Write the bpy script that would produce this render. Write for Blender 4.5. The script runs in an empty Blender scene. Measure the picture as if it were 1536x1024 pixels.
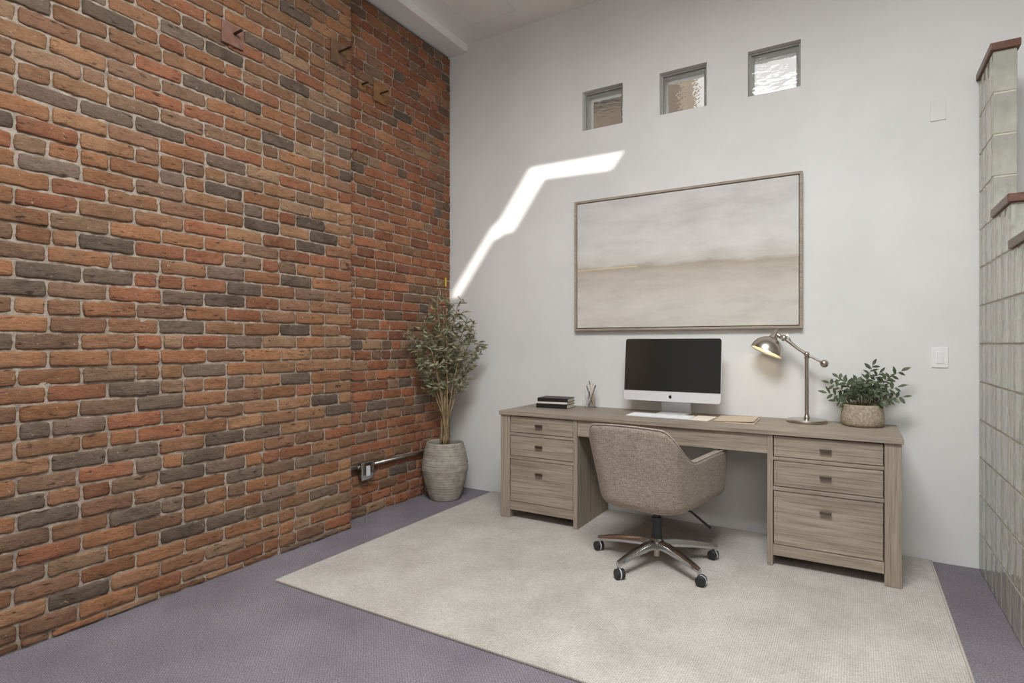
import bpy, bmesh, math, random
from mathutils import Vector, Matrix, noise
from mathutils.geometry import tessellate_polygon

random.seed(11)
R = math.radians
sc = bpy.context.scene
C = sc.collection

# ---------------------------------------------------------------- helpers
def lin(c):
    return tuple(((v / 255.0) / 12.92 if v / 255.0 <= 0.04045 else ((v / 255.0 + 0.055) / 1.055) ** 2.4) for v in c)

def lin4(c):
    return lin(c) + (1.0,)

class NT:
    """small wrapper for building node materials"""
    def __init__(self, name):
        self.m = bpy.data.materials.new(name)
        self.m.use_nodes = True
        self.t = self.m.node_tree
        self.p = self.t.nodes['Principled BSDF']
        self.out = self.t.nodes['Material Output']
    def n(self, typ, **kw):
        nd = self.t.nodes.new(typ)
        for k, v in kw.items():
            if k.startswith('i_'):
                nd.inputs[k[2:].replace('_', ' ')].default_value = v
            else:
                setattr(nd, k, v)
        return nd
    def l(self, a, b):
        self.t.links.new(a, b)
    def coords(self, scale=(1, 1, 1), kind='Object'):
        tc = self.n('ShaderNodeTexCoord')
        mp = self.n('ShaderNodeMapping')
        mp.inputs['Scale'].default_value = scale
        self.l(tc.outputs[kind], mp.inputs['Vector'])
        return mp.outputs['Vector']
    def noise(self, vec, scale, detail=4, rough=0.55):
        nd = self.n('ShaderNodeTexNoise')
        nd.inputs['Scale'].default_value = scale
        nd.inputs['Detail'].default_value = detail
        nd.inputs['Roughness'].default_value = rough
        self.l(vec, nd.inputs['Vector'])
        return nd.outputs['Fac']
    def ramp(self, fac, stops):
        nd = self.n('ShaderNodeValToRGB')
        el = nd.color_ramp.elements
        while len(el) < len(stops):
            el.new(0.5)
        for e, (pos, col) in zip(el, stops):
            e.position = pos
            e.color = col if len(col) == 4 else tuple(col) + (1,)
        self.l(fac, nd.inputs['Fac'])
        return nd.outputs['Color']
    def mix(self, fac, a, b, mode='MIX'):
        nd = self.n('ShaderNodeMix', data_type='RGBA', blend_type=mode)
        for inp, v in ((nd.inputs[0], fac), (nd.inputs[6], a), (nd.inputs[7], b)):
            if hasattr(v, 'is_output'):
                self.l(v, inp)
            else:
                inp.default_value = v
        return nd.outputs[2]
    def bump(self, height, strength=0.3, dist=0.01, prev=None):
        nd = self.n('ShaderNodeBump')
        nd.inputs['Strength'].default_value = strength
        nd.inputs['Distance'].default_value = dist
        self.l(height, nd.inputs['Height'])
        if prev is not None:
            self.l(prev, nd.inputs['Normal'])
        return nd.outputs['Normal']
    def fin(self, col=None, rough=0.5, metal=0.0, normal=None, trans=0.0, ior=1.45, spec=0.5):
        p = self.p
        if col is not None:
            if hasattr(col, 'is_output'):
                self.l(col, p.inputs['Base Color'])
            else:
                p.inputs['Base Color'].default_value = col
        p.inputs['Roughness'].default_value = rough
        p.inputs['Metallic'].default_value = metal
        p.inputs['Transmission Weight'].default_value = trans
        p.inputs['IOR'].default_value = ior
        p.inputs['Specular IOR Level'].default_value = spec
        if normal is not None:
            self.l(normal, p.inputs['Normal'])
        return self.m

def simple(name, rgb, rough=0.5, metal=0.0, spec=0.5, trans=0.0, ior=1.45):
    return NT(name).fin(lin4(rgb), rough, metal, None, trans, ior, spec)

def smooth_faces(me):
    me.polygons.foreach_set('use_smooth', [True] * len(me.polygons))

def obj(name, bm, mat, parent=None, smooth=False, angle=None):
    bmesh.ops.recalc_face_normals(bm, faces=bm.faces[:])
    me = bpy.data.meshes.new(name)
    bm.to_mesh(me)
    bm.free()
    if mat is not None:
        me.materials.append(mat)
    if smooth or angle:
        smooth_faces(me)
    if angle:
        me.set_sharp_from_angle(angle=R(angle))
    o = bpy.data.objects.new(name, me)
    C.objects.link(o)
    if parent is not None:
        o.parent = parent
    return o

def thing(name, label, cat, loc=(0, 0, 0), rotz=0.0, group=None):
    o = bpy.data.objects.new(name, None)
    o.empty_display_size = 0.05
    C.objects.link(o)
    o.location = loc
    o.rotation_euler = (0, 0, rotz)
    o['label'] = label
    o['category'] = cat
    if group:
        o['group'] = group
    return o

def tag(o, label, cat, group=None):
    o['label'] = label
    o['category'] = cat
    if group:
        o['group'] = group
    return o

def struct(name, bm, mat, parent=None, **kw):
    o = obj(name, bm, mat, parent, **kw)
    if parent is None:
        o['kind'] = 'structure'
    return o

def B():
    return bmesh.new()

def box(bm, x0, x1, y0, y1, z0, z1, bev=0.0, seg=2, mat=None):
    m = Matrix.Translation(((x0 + x1) / 2, (y0 + y1) / 2, (z0 + z1) / 2)) @ Matrix.Diagonal((x1 - x0, y1 - y0, z1 - z0, 1))
    if mat is not None:
        m = mat @ m
    r = bmesh.ops.create_cube(bm, size=1.0, matrix=m)
    if bev > 0:
        es = list({e for v in r['verts'] for e in v.link_edges})
        bmesh.ops.bevel(bm, geom=es, offset=bev, segments=seg, affect='EDGES', profile=0.5)
    return bm

def lathe(bm, prof, c=(0, 0, 0), seg=32, mat=None, cap=True):
    """prof: list of (r, z)"""
    rings = []
    for r, z in prof:
        ring = []
        for i in range(seg):
            a = 2 * math.pi * i / seg
            v = Vector((c[0] + r * math.cos(a), c[1] + r * math.sin(a), c[2] + z))
            if mat is not None:
                v = mat @ v
            ring.append(bm.verts.new(v))
        rings.append(ring)
    for a, b in zip(rings, rings[1:]):
        for i in range(seg):
            j = (i + 1) % seg
            bm.faces.new((a[i], a[j], b[j], b[i]))
    if cap:
        bm.faces.new(list(reversed(rings[0])))
        bm.faces.new(rings[-1])
    return bm

def tube(bm, pts, rad, seg=8, cap=True):
    pts = [Vector(p) for p in pts]
    if not isinstance(rad, (list, tuple)):
        rad = [rad] * len(pts)
    rings = []
    up = Vector((0, 0, 1))
    prev = None
    for i, p in enumerate(pts):
        d = (pts[min(i + 1, len(pts) - 1)] - pts[max(i - 1, 0)]).normalized()
        if prev is None:
            ref = up if abs(d.z) < 0.9 else Vector((1, 0, 0))
            u = d.cross(ref).normalized()
        else:
            u = (prev - d * prev.dot(d)).normalized()
        prev = u
        w = d.cross(u)
        rings.append([bm.verts.new(p + (u * math.cos(2 * math.pi * k / seg) + w * math.sin(2 * math.pi * k / seg)) * rad[i]) for k in range(seg)])
    for a, b in zip(rings, rings[1:]):
        for k in range(seg):
            j = (k + 1) % seg
            bm.faces.new((a[k], a[j], b[j], b[k]))
    if cap:
        bm.faces.new(list(reversed(rings[0])))
        bm.faces.new(rings[-1])
    return bm

def prism(bm, outer, holes, to3d, depth_vec):
    """polygon with holes, extruded along depth_vec; to3d maps (u,v) to a point"""
    loops = [[Vector((u, v, 0)) for u, v in outer]] + [[Vector((u, v, 0)) for u, v in h] for h in holes]
    flat = [p for l in loops for p in l]
    tris = tessellate_polygon(loops)
    va = [bm.verts.new(to3d(p.x, p.y)) for p in flat]
    vb = [bm.verts.new(Vector(to3d(p.x, p.y)) + Vector(depth_vec)) for p in flat]
    for t in tris:
        try:
            bm.faces.new([va[i] for i in t])
            bm.faces.new([vb[i] for i in reversed(t)])
        except ValueError:
            pass
    k = 0
    for l in loops:
        n = len(l)
        for i in range(n):
            a, b = k + i, k + (i + 1) % n
            bm.faces.new((va[a], va[b], vb[b], vb[a]))
        k += n
    return bm

# ---------------------------------------------------------------- dimensions (metres)
W, FR = 5.2, -6.3                # far right wall, wall behind the camera
CEIL = 3.75
NX, NE = 0.135, -1.262           # face and end of the projecting brickwork
GX = 3.556                       # face of the glass block partition
DT = 0.752                       # desk top height

# ---------------------------------------------------------------- materials
def m_plaster(name, rgb, amt=0.04):
    t = NT(name)
    v = t.coords()
    a = t.noise(v, 1.3, 5, 0.6)
    c0, c1 = lin(rgb), lin(tuple(max(0, x - 9) for x in rgb))
    col = t.ramp(a, [(0.35, c1), (0.65, c0)])
    b = t.bump(t.noise(v, 5.0, 6, 0.6), 0.12, 0.02)
    b = t.bump(t.noise(v, 90.0, 3, 0.6), 0.05, 0.003, b)
    return t.fin(col, 0.85, normal=b, spec=0.25)

M_wall = m_plaster('white_plaster', (226, 225, 222))
M_ceil = m_plaster('ceiling_paint', (240, 239, 237))
M_beam = m_plaster('beam_paint', (240, 239, 238))
M_back = m_plaster('taupe_plaster', (184, 182, 178))
M_dark = simple('gap_shade', (14, 12, 11), 0.9)  # near-black base colour standing in for shade inside gaps

def m_brick(name):
    t = NT(name)
    at = t.n('ShaderNodeAttribute', attribute_name='brick_tint')
    v = t.coords()
    a = t.noise(t.coords((1, 0.5, 1.5)), 85, 8, 0.85)
    k = t.ramp(a, [(0.30, (0.42, 0.40, 0.38)), (0.43, (0.86, 0.85, 0.84)), (0.55, (1.06, 1.05, 1.04)), (0.70, (1.42, 1.38, 1.34))])
    col = t.mix(1.0, at.outputs['Color'], k, 'MULTIPLY')
    # larger burnt and pale clouds inside a brick
    k2 = t.ramp(t.noise(t.coords((1, 0.6, 1)), 13, 4, 0.6), [(0.3, (0.80, 0.77, 0.74)), (0.5, (1.0, 1.0, 1.0)), (0.7, (1.12, 1.1, 1.08))])
    col = t.mix(1.0, col, k2, 'MULTIPLY')
    # dusty grey-tan weathering in patches
    d = t.ramp(t.noise(v, 9, 5, 0.6), [(0.48, (0, 0, 0)), (0.75, (0.45, 0.45, 0.45))])
    col = t.mix(d, col, lin4((136, 114, 93)))
    # scattered pale lime specks
    s = t.ramp(t.noise(v, 48, 4, 0.6), [(0.66, (0, 0, 0)), (0.74, (0.6, 0.6, 0.6))])
    col = t.mix(s, col, lin4((205, 180, 155)))
    # dark pock marks
    q = t.ramp(t.noise(t.coords((1, 0.45, 1.6)), 30, 5, 0.65), [(0.33, (0.85, 0.85, 0.85)), (0.40, (0, 0, 0))])
    col = t.mix(q, col, lin4((62, 46, 38)))
    b = t.bump(t.noise(t.coords((1, 0.6, 1.5)), 40, 7, 0.75), 1.0, 0.014)
    b = t.bump(t.noise(v, 200, 3, 0.6), 0.5, 0.003, b)
    return t.fin(col, 0.9, normal=b, spec=0.2)
M_brick = m_brick('old_brick')

def m_mortar():
    t = NT('lime_mortar')
    v = t.coords()
    col = t.ramp(t.noise(v, 30, 5, 0.65), [(0.3, lin((136, 122, 107))), (0.52, lin((176, 161, 145))), (0.75, lin((202, 188, 172)))])
    b = t.bump(t.noise(v, 70, 6, 0.75), 0.9, 0.012)
    return t.fin(col, 0.95, normal=b, spec=0.1)
M_mortar = m_mortar()

def m_carpet():
    t = NT('mauve_carpet')
    v = t.coords()
    a = t.noise(v, 2.2, 4, 0.6)
    col = t.ramp(a, [(0.3, lin((121, 114, 121))), (0.7, lin((139, 132, 138)))])
    f = t.noise(v, 150, 3, 0.7)
    k = t.ramp(f, [(0.3, (0.62, 0.62, 0.62)), (0.7, (1.32, 1.32, 1.32))])
    col = t.mix(1.0, col, k, 'MULTIPLY')
    w = t.n('ShaderNodeTexWave', wave_type='BANDS', bands_direction='DIAGONAL')
    w.inputs['Scale'].default_value = 45
    w.inputs['Distortion'].default_value = 6
    w.inputs['Detail Scale'].default_value = 6
    t.l(v, w.inputs['Vector'])
    col = t.mix(0.18, col, w.outputs['Color'], 'OVERLAY')
    b = t.bump(f, 0.8, 0.006)
    b = t.bump(t.noise(v, 14, 3), 0.35, 0.02, b)
    return t.fin(col, 0.95, normal=b, spec=0.1)
M_carpet = m_carpet()

def m_rug(name, hi, lo):
    t = NT(name)
    v = t.coords()
    big = t.noise(v, 2.4, 5, 0.65)
    col = t.ramp(big, [(0.33, lin(lo)), (0.62, lin(hi))])
    # woven ribs
    w1 = t.n('ShaderNodeTexWave', wave_type='BANDS', bands_direction='X')
    w1.inputs['Scale'].default_value = 36
    w1.inputs['Distortion'].default_value = 2.2
    w1.inputs['Detail'].default_value = 3
    w1.inputs['Detail Scale'].default_value = 4
    t.l(v, w1.inputs['Vector'])
    w2 = t.n('ShaderNodeTexWave', wave_type='BANDS', bands_direction='Y')
    w2.inputs['Scale'].default_value = 30
    w2.inputs['Distortion'].default_value = 2.2
    w2.inputs['Detail'].default_value = 3
    w2.inputs['Detail Scale'].default_value = 4
    t.l(v, w2.inputs['Vector'])
    ww = t.mix(0.5, w1.outputs['Color'], w2.outputs['Color'])
    f = t.noise(v, 120, 3, 0.7)
    k = t.ramp(f, [(0.3, (0.80, 0.79, 0.78)), (0.7, (1.13, 1.13, 1.13))])
    col = t.mix(1.0, col, k, 'MULTIPLY')
    k2 = t.ramp(ww, [(0.15, (0.80, 0.79, 0.77)), (0.7, (1.08, 1.08, 1.08))])
    col = t.mix(1.0, col, k2, 'MULTIPLY')
    b = t.bump(ww, 0.45, 0.006)
    b = t.bump(f, 0.5, 0.004, b)
    return t.fin(col, 0.95, normal=b, spec=0.1)
M_rug = m_rug('woven_rug', (202, 196, 190), (182, 175, 168))
M_bind = m_rug('rug_binding', (196, 189, 180), (180, 173, 163))

def m_wood(name, axis, hi=(171, 159, 145), mid=(152, 140, 126), lo=(121, 110, 98)):
    t = NT(name)
    s = [38, 38, 38]
    s[axis] = 1.3
    v = t.coords(tuple(s))
    g = t.noise(v, 2.2, 7, 0.68)
    col = t.ramp(g, [(0.28, lin(lo)), (0.48, lin(mid)), (0.72, lin(hi))])
    s2 = [110, 110, 110]
    s2[axis] = 3.5
    g2 = t.noise(t.coords(tuple(s2)), 1.6, 4, 0.6)
    k = t.ramp(g2, [(0.3, (0.70, 0.69, 0.67)), (0.55, (1.03, 1.03, 1.03))])
    col = t.mix(0.8, col, k, 'MULTIPLY')
    s3 = [3.0, 3.0, 3.0]
    s3[axis] = 0.8
    g3 = t.ramp(t.noise(t.coords(tuple(s3)), 1.2, 3), [(0.35, (0.9, 0.89, 0.88)), (0.65, (1.08, 1.07, 1.05))])
    col = t.mix(1.0, col, g3, 'MULTIPLY')
    b = t.bump(g2, 0.25, 0.002)
    return t.fin(col, 0.55, normal=b, spec=0.35)
M_wx = m_wood('weathered_oak_long', 0)
M_wz = m_wood('weathered_oak_upright', 2)
M_wy = m_wood('weathered_oak_deep', 1)

def m_linen(name, hi, lo):
    t = NT(name)
    a = t.noise(t.coords((1, 1, 0.12)), 260, 3, 0.7)
    b_ = t.noise(t.coords((0.12, 0.12, 1)), 260, 3, 0.7)
    ab = t.mix(0.5, a, b_)
    col = t.ramp(ab, [(0.36, lin(lo)), (0.64, lin(hi))])
    k = t.ramp(t.noise(t.coords(), 9, 4), [(0.3, (0.93, 0.92, 0.92)), (0.7, (1.06, 1.06, 1.06))])
    col = t.mix(1.0, col, k, 'MULTIPLY')
    n = t.bump(ab, 0.5, 0.002)
    m = t.fin(col, 0.9, normal=n, spec=0.2)
    t.p.inputs['Sheen Weight'].default_value = 0.15
    return m
M_linen = m_linen('oatmeal_linen', (174, 159, 145), (114, 103, 93))
M_pipe = m_linen('linen_piping', (186, 174, 162), (136, 125, 115))

def m_metal(name, rgb, rough, brushed=None):
    t = NT(name)
    nrm = None
    if brushed:
        g = t.noise(t.coords(brushed), 60, 3, 0.6)
        nrm = t.bump(g, 0.08, 0.001)
    return t.fin(lin4(rgb), rough, 1.0, nrm)
M_chrome = m_metal('polished_chrome', (188, 188, 188), 0.16)
M_nickel = m_metal('brushed_nickel', (192, 184, 174), 0.27, (1, 1, 8))
M_alu = simple('satin_aluminium', (222, 222, 223), 0.38, 0.25)
M_pewter = m_metal('pewter_pull', (112, 101, 92), 0.42)
M_galv = m_metal('galvanised_steel', (150, 148, 145), 0.33)
M_black = simple('black_plastic', (30, 30, 31), 0.4)
M_rubber = simple('dark_rubber', (38, 38, 39), 0.55)
M_gasgrey = simple('graphite_column', (62, 63, 66), 0.3, 0.6)
M_white = simple('white_plastic', (232, 232, 230), 0.45)
M_key = simple('key_white', (238, 238, 238), 0.5)
M_screen = simple('glossy_black_glass', (40, 40, 38), 0.14, spec=0.5)
M_logo = simple('black_emblem', (12, 12, 12), 0.35)
M_paper = simple('cream_paper', (236, 226, 208), 0.8, spec=0.2)
M_kraft = simple('kraft_card', (204, 184, 163), 0.8, spec=0.2)
M_book = simple('black_book_cloth', (34, 33, 33), 0.45)
M_whitebook = simple('ivory_cover', (226, 220, 208), 0.6)
M_frame = m_wood('pale_oak_frame', 0, (178, 165, 150), (162, 149, 134), (144, 132, 118))
M_shadowgap = simple('dark_rebate', (66, 57, 48), 0.8)
M_pencilwood = simple('pencil_wood', (214, 186, 140), 0.6)
M_grey_pen = simple('grey_pen', (120, 112, 106), 0.45)
M_dark_pen = simple('dark_pen', (62, 54, 50), 0.45)
M_whitepen = simple('pale_pen', (226, 224, 220), 0.35)
M_soil = NT('potting_soil')
_v = M_soil.coords()
M_soil = M_soil.fin(M_soil.ramp(M_soil.noise(_v, 60, 4), [(0.3, lin((50, 40, 32))), (0.7, lin((96, 80, 64)))]), 0.95,
                    normal=M_soil.bump(M_soil.noise(_v, 90, 4), 0.8, 0.01))

def m_leaf(name, a, b):
    t = NT(name)
    g = t.n('ShaderNodeObjectInfo')
    n_ = t.noise(t.coords(), 22, 2)
    col = t.ramp(n_, [(0.3, lin(a)), (0.7, lin(b))])
    m = t.fin(col, 0.45, spec=0.4)
    return m
M_leaf = m_leaf('olive_leaf', (110, 112, 84), (160, 160, 130))
M_leaf2 = m_leaf('dark_green_leaf', (54, 63, 44), (98, 107, 78))
M_cane = NT('cane_bark')
_v = M_cane.coords((1, 1, 0.4))
M_cane = M_cane.fin(M_cane.ramp(M_cane.noise(_v, 40, 4), [(0.3, lin((112, 92, 66))), (0.7, lin((176, 152, 116)))]), 0.7)
M_stem = simple('green_stem', (86, 84, 52), 0.6)

def m_stone(name, rgbs, scale, ribs=False):
    t = NT(name)
    v = t.coords()
    a = t.noise(v, scale, 6, 0.7)
    col = t.ramp(a, [(0.3, lin(rgbs[0])), (0.5, lin(rgbs[1])), (0.72, lin(rgbs[2]))])
    if ribs:
        r = t.noise(t.coords((1, 1, 22)), 6, 4, 0.6)
        k = t.ramp(r, [(0.3, (0.8, 0.79, 0.78)), (0.65, (1.06, 1.06, 1.06))])
        col = t.mix(1.0, col, k, 'MULTIPLY')
        b = t.bump(r, 0.6, 0.008)
        b = t.bump(a, 0.3, 0.004, b)
    else:
        b = t.bump(t.noise(v, 160, 4, 0.7), 0.5, 0.004)
    return t.fin(col, 0.9, normal=b, spec=0.2)
M_pot = m_stone('ribbed_stone_grey', ((140, 131, 120), (166, 158, 147), (186, 179, 168)), 14, True)
M_pot2 = m_stone('speckled_stoneware', ((128, 116, 98), (168, 154, 134), (196, 184, 164)), 75)

def m_rust(name, rgbs):
    t = NT(name)
    v = t.coords((1, 1, 0.5))
    a = t.noise(v, 24, 5, 0.65)
    col = t.ramp(a, [(0.3, lin(rgbs[0])), (0.7, lin(rgbs[1]))])
    return t.fin(col, 0.75, 0.15, t.bump(a, 0.4, 0.004))
M_rust = m_rust('rusted_iron', ((84, 62, 46), (132, 100, 74)))
M_rust_red = m_rust('red_brown_iron', ((112, 80, 68), (140, 102, 86)))
M_rust_tan = m_rust('tan_rust_iron', ((118, 86, 54), (156, 116, 76)))
M_rod = simple('dark_iron_rod', (58, 40, 30), 0.6, 0.3)

def m_cherry():
    t = NT('cherry_wood')
    g = t.noise(t.coords((14, 1.2, 14)), 3, 5, 0.6)
    return t.fin(t.ramp(g, [(0.3, lin((80, 47, 33))), (0.7, lin((110, 71, 51)))]), 0.35)
M_cherry = m_cherry()

def m_glassblock(name, tint, rough, trans, wavescale, bstr):
    t = NT(name)
    v = t.coords()
    w = t.n('ShaderNodeTexWave', wave_type='BANDS', bands_direction='Y')
    w.inputs['Scale'].default_value = wavescale
    w.inputs['Distortion'].default_value = 3.5
    w.inputs['Detail'].default_value = 2
    w.inputs['Detail Scale'].default_value = 1.6
    t.l(v, w.inputs['Vector'])
    n_ = t.noise(t.coords((1, 1, 0.45)), 26, 3, 0.6)
    h = t.mix(0.5, w.outputs['Color'], n_)
    vo = t.n('ShaderNodeTexVoronoi', feature='SMOOTH_F1')
    vo.inputs['Scale'].default_value = 24
    t.l(v, vo.inputs['Vector'])
    h = t.mix(0.35, h, vo.outputs['Distance'])
    b = t.bump(h, bstr, 0.012)
    col = t.ramp(n_, [(0.3, lin(tuple(x - 14 for x in tint))), (0.7, lin(tint))])
    return t.fin(col, rough, 0, b, trans, 1.3, 0.5)
M_gb = m_glassblock('wavy_glass_block', (238, 237, 224), 0.1, 0.62, 2.6, 0.85)
M_grout = simple('pale_grout', (196, 194, 176), 0.8)

def m_clear(name, tint, bstr=0.0):
    t = NT(name)
    b = None
    if bstr:
        b = t.bump(t.noise(t.coords((1, 1, 2.5)), 7, 3, 0.5), bstr, 0.02)
    return t.fin(lin4(tint), 0.02, 0, b, 1.0, 1.45)
M_pane = m_clear('rippled_clear_glass', (253, 253, 252), 0.22)
M_cup = m_clear('clear_acrylic', (253, 253, 254))
M_cup.node_tree.nodes['Principled BSDF'].inputs['IOR'].default_value = 1.16
M_glassedge = simple('greenish_glass_edge', (226, 229, 216), 0.25, spec=0.6, trans=0.35)
M_winframe = simple('grey_window_trim', (160, 157, 152), 0.6)

# ---------------------------------------------------------------- room shell
struct('floor', box(B(), -0.3, W, FR, 0.0, -0.12, 0.0), M_carpet)

# ceiling with the flush access hatch cut out
KX0, KX1, KY0, KY1 = 1.75, 3.35, -4.0, -2.45      # skylight opening
HX0, HX1, HY0, HY1 = 0.36, 0.77, -0.86, -0.21
b = B()
prism(b, [(-0.3, FR), (W, FR), (W, 0.2), (-0.3, 0.2)], [[(HX0, HY0), (HX1, HY0), (HX1, HY1), (HX0, HY1)],
       [(KX0, KY0), (KX1, KY0), (KX1, KY1), (KX0, KY1)]],
      lambda u, v: (u, v, CEIL), (0, 0, 0.14))
ceil = struct('ceiling', b, M_ceil)
struct('hatch_gap_shade', box(B(), HX0 - .05, HX1 + .05, HY0 - .05, HY1 + .05, CEIL + 0.142, CEIL + 0.2), M_dark)  # black sheet painting shade into the gap around the hatch
bpy.data.objects['hatch_gap_shade'].name = 'trim_1'
struct('trim_2', box(B(), HX0 + 0.003, HX1 - 0.003, HY0 + 0.003, HY1 - 0.003, CEIL + 0.0005, CEIL + 0.015), M_ceil)  # hatch leaf
struct('trim_3', box(B(), -0.28, 0.168, FR, -0.0005, 3.683, CEIL - 0.0005, 0.004), M_beam)    # ceiling beam over the brickwork

# back wall with three square openings
WIN = [(1.226, 1.541), (1.811, 2.129), (2.387, 2.693)]
WZ0, WZ1 = 2.814, 3.105
b = B()
prism(b, [(-0.3, -0.1), (W, -0.1), (W, 3.9), (-0.3, 3.9)],
      [[(a, WZ0), (c, WZ0), (c, WZ1), (a, WZ1)] for a, c in WIN], lambda u, v: (u, 0.0, v), (0, 0.22, 0))
struct('wall_back', b, M_wall)

for i, (a, c) in enumerate(WIN):
    root = bpy.data.objects.new('window_%d' % (i + 1), None)
    C.objects.link(root)
    root['kind'] = 'structure'
    root.location = ((a + c) / 2, 0.05, WZ0)
    w2, hh = (c - a) / 2, WZ1 - WZ0
    fb = B()
    f0 = 0.014
    for q in ((-w2, -w2 + f0, 0, hh), (w2 - f0, w2, 0, hh), (-w2 + f0, w2 - f0, hh - f0, hh), (-w2 + f0, w2 - f0, 0, 0.006)):
        box(fb, q[0] + 0.0005, q[1] - 0.0005, -0.012, 0.004, q[2] + 0.0005, q[3] - 0.0005)
    obj('frame', fb, M_winframe, root)
    # one hollow glass block: greenish edge band and two rippled faces
    eb = B()
    x0, x1, z0, z1 = -w2 + f0 + .002, w2 - f0 - .002, .009, hh - f0 - .002
    t0 = 0.013
    for q in ((x0, x0 + t0, z0, z1), (x1 - t0, x1, z0, z1), (x0 + t0, x1 - t0, z0, z0 + t0), (x0 + t0, x1 - t0, z1 - t0, z1)):
        box(eb, q[0], q[1], 0.010, 0.055, q[2], q[3])
    obj('edge_band', eb, M_glassedge, root)
    pb = B()
    box(pb, x0, x1, 0.000, 0.010, z0, z1, 0.004, 3)
    box(pb, x0, x1, 0.055, 0.065, z0, z1, 0.003, 2)
    obj('glass', pb, M_pane, root)

# wall behind the camera with a wide window opening, right-hand wall with an added slot shaping the sun patch
b = B()
prism(b, [(-0.3, -0.1), (W + .2, -0.1), (W + .2, 3.9), (-0.3, 3.9)], [[(2.9, 2.25), (5.0, 2.25), (5.0, 3.55), (2.9, 3.55)]],
      lambda u, v: (u, FR, v), (0, -0.2, 0))
struct('wall_front', b, M_back)
fb = B()
for x in (2.9, 3.92, 4.94):
    box(fb, x, x + 0.06, FR - 0.12, FR - 0.06, 2.25, 3.55)
for z in (2.25, 3.49):
    for xa, xb in ((2.96, 3.92), (3.98, 4.94)):
        box(fb, xa, xb, FR - 0.115, FR - 0.065, z, z + 0.06)
struct('window_4', fb, M_white)

# unseen raised curb, added around the skylight opening to block the sun
b = B()
for q in ((KX0 - .06, KX0 - .001, KY0 - .06, KY1 + .06), (KX1 + .001, KX1 + .06, KY0 - .06, KY1 + .06), (KX0 - .001, KX1 + .001, KY0 - .06, KY0 - .001), (KX0 - .001, KX1 + .001, KY1 + .001, KY1 + .06)):
    box(b, q[0], q[1], q[2], q[3], CEIL + 0.1405, CEIL + 0.75)
struct('trim_20', b, M_ceil)

SA, SB = 0.5, 0.2      # sunlight travels along (-1, SA, -SB)
PATCH = [(1.545, 2.607), (1.455, 2.485), (0.902, 2.502), (0.612, 2.107), (0.533, 2.118), (0.474, 2.072), (0.429, 2.076),
         (0.086, 1.619), (0.0, 1.60), (0.0, 1.662), (0.393, 2.172), (0.482, 2.237), (0.756, 2.611)]
slot = [(-SA * (W - x), z + SB * (W - x)) for x, z in PATCH]  # slot outline traced back along the sun from the wanted patch
b = B()
prism(b, [(FR, -0.1), (0.2, -0.1), (0.2, 3.9), (FR, 3.9)], [slot], lambda u, v: (W, u, v), (0.02, 0, 0))
struct('wall_right', b, M_back)

# ---------------------------------------------------------------- brickwork
DARK = [(-2.695, 2.688), (-2.81, 1.941), (-2.284, 2.729), (-2.14, 2.737), (-2.368, 2.537), (-2.021, 2.534), (-1.746, 2.739), (-2.484, 2.268), (-1.858, 2.384), (-1.452, 2.609), (-2.256, 1.989), (-2.029, 1.979), (-2.037, 1.847), (-1.505, 1.972), (-1.516, 1.833), (-1.409, 1.909), (-1.36, 2.463), (-1.348, 2.32), (-2.8, 1.661), (-2.8, 1.532), (-2.989, 1.949), (-2.916, 2.565), (-1.943, 2.874), (-1.805, 3.144), (-2.472, 1.293), (-2.249, 1.435), (-2.361, 1.081), (-2.695, 1.015), (-2.579, 0.946), (-2.916, 0.866), (-2.037, 0.723), (-1.814, 0.724), (-2.361, 0.659), (-2.11, 0.499), (-2.676, 0.731), (-2.909, 0.727), (-2.472, 0.582), (-2.562, 0.433), (-2.371, 0.273), (-2.819, 0.493), (-2.133, 0.271), (-2.757, 0.117), (-1.607, 1.013), (-1.415, 0.863), (-1.348, 0.793), (-1.699, 1.291), (-2.925, 1.439), (-2.596, 1.517), (-2.133, 1.495), (-1.612, 1.568), (-3.056, 0.561)]
PAL_NEAR = [((164, 118, 86), 5), ((158, 112, 82), 5), ((152, 113, 86), 5), ((166, 126, 95), 4), ((147, 111, 88), 4), ((156, 105, 79), 4), ((142, 112, 91), 3), ((160, 129, 103), 3), ((134, 113, 97), 2)]
PAL_FAR = [((168, 112, 83), 6), ((162, 106, 79), 6), ((170, 121, 90), 4), ((152, 103, 80), 4), ((148, 113, 89), 3), ((160, 129, 103), 1), ((134, 108, 89), 2), ((120, 105, 95), 1)]
GREYS = [(121, 104, 90), (114, 99, 86), (126, 109, 95), (110, 95, 83)]

def pick(pal):
    tot = sum(w for _, w in pal)
    r = random.random() * tot
    for c, w in pal:
        r -= w
        if r <= 0:
            return c
    return pal[-1][0]

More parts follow.
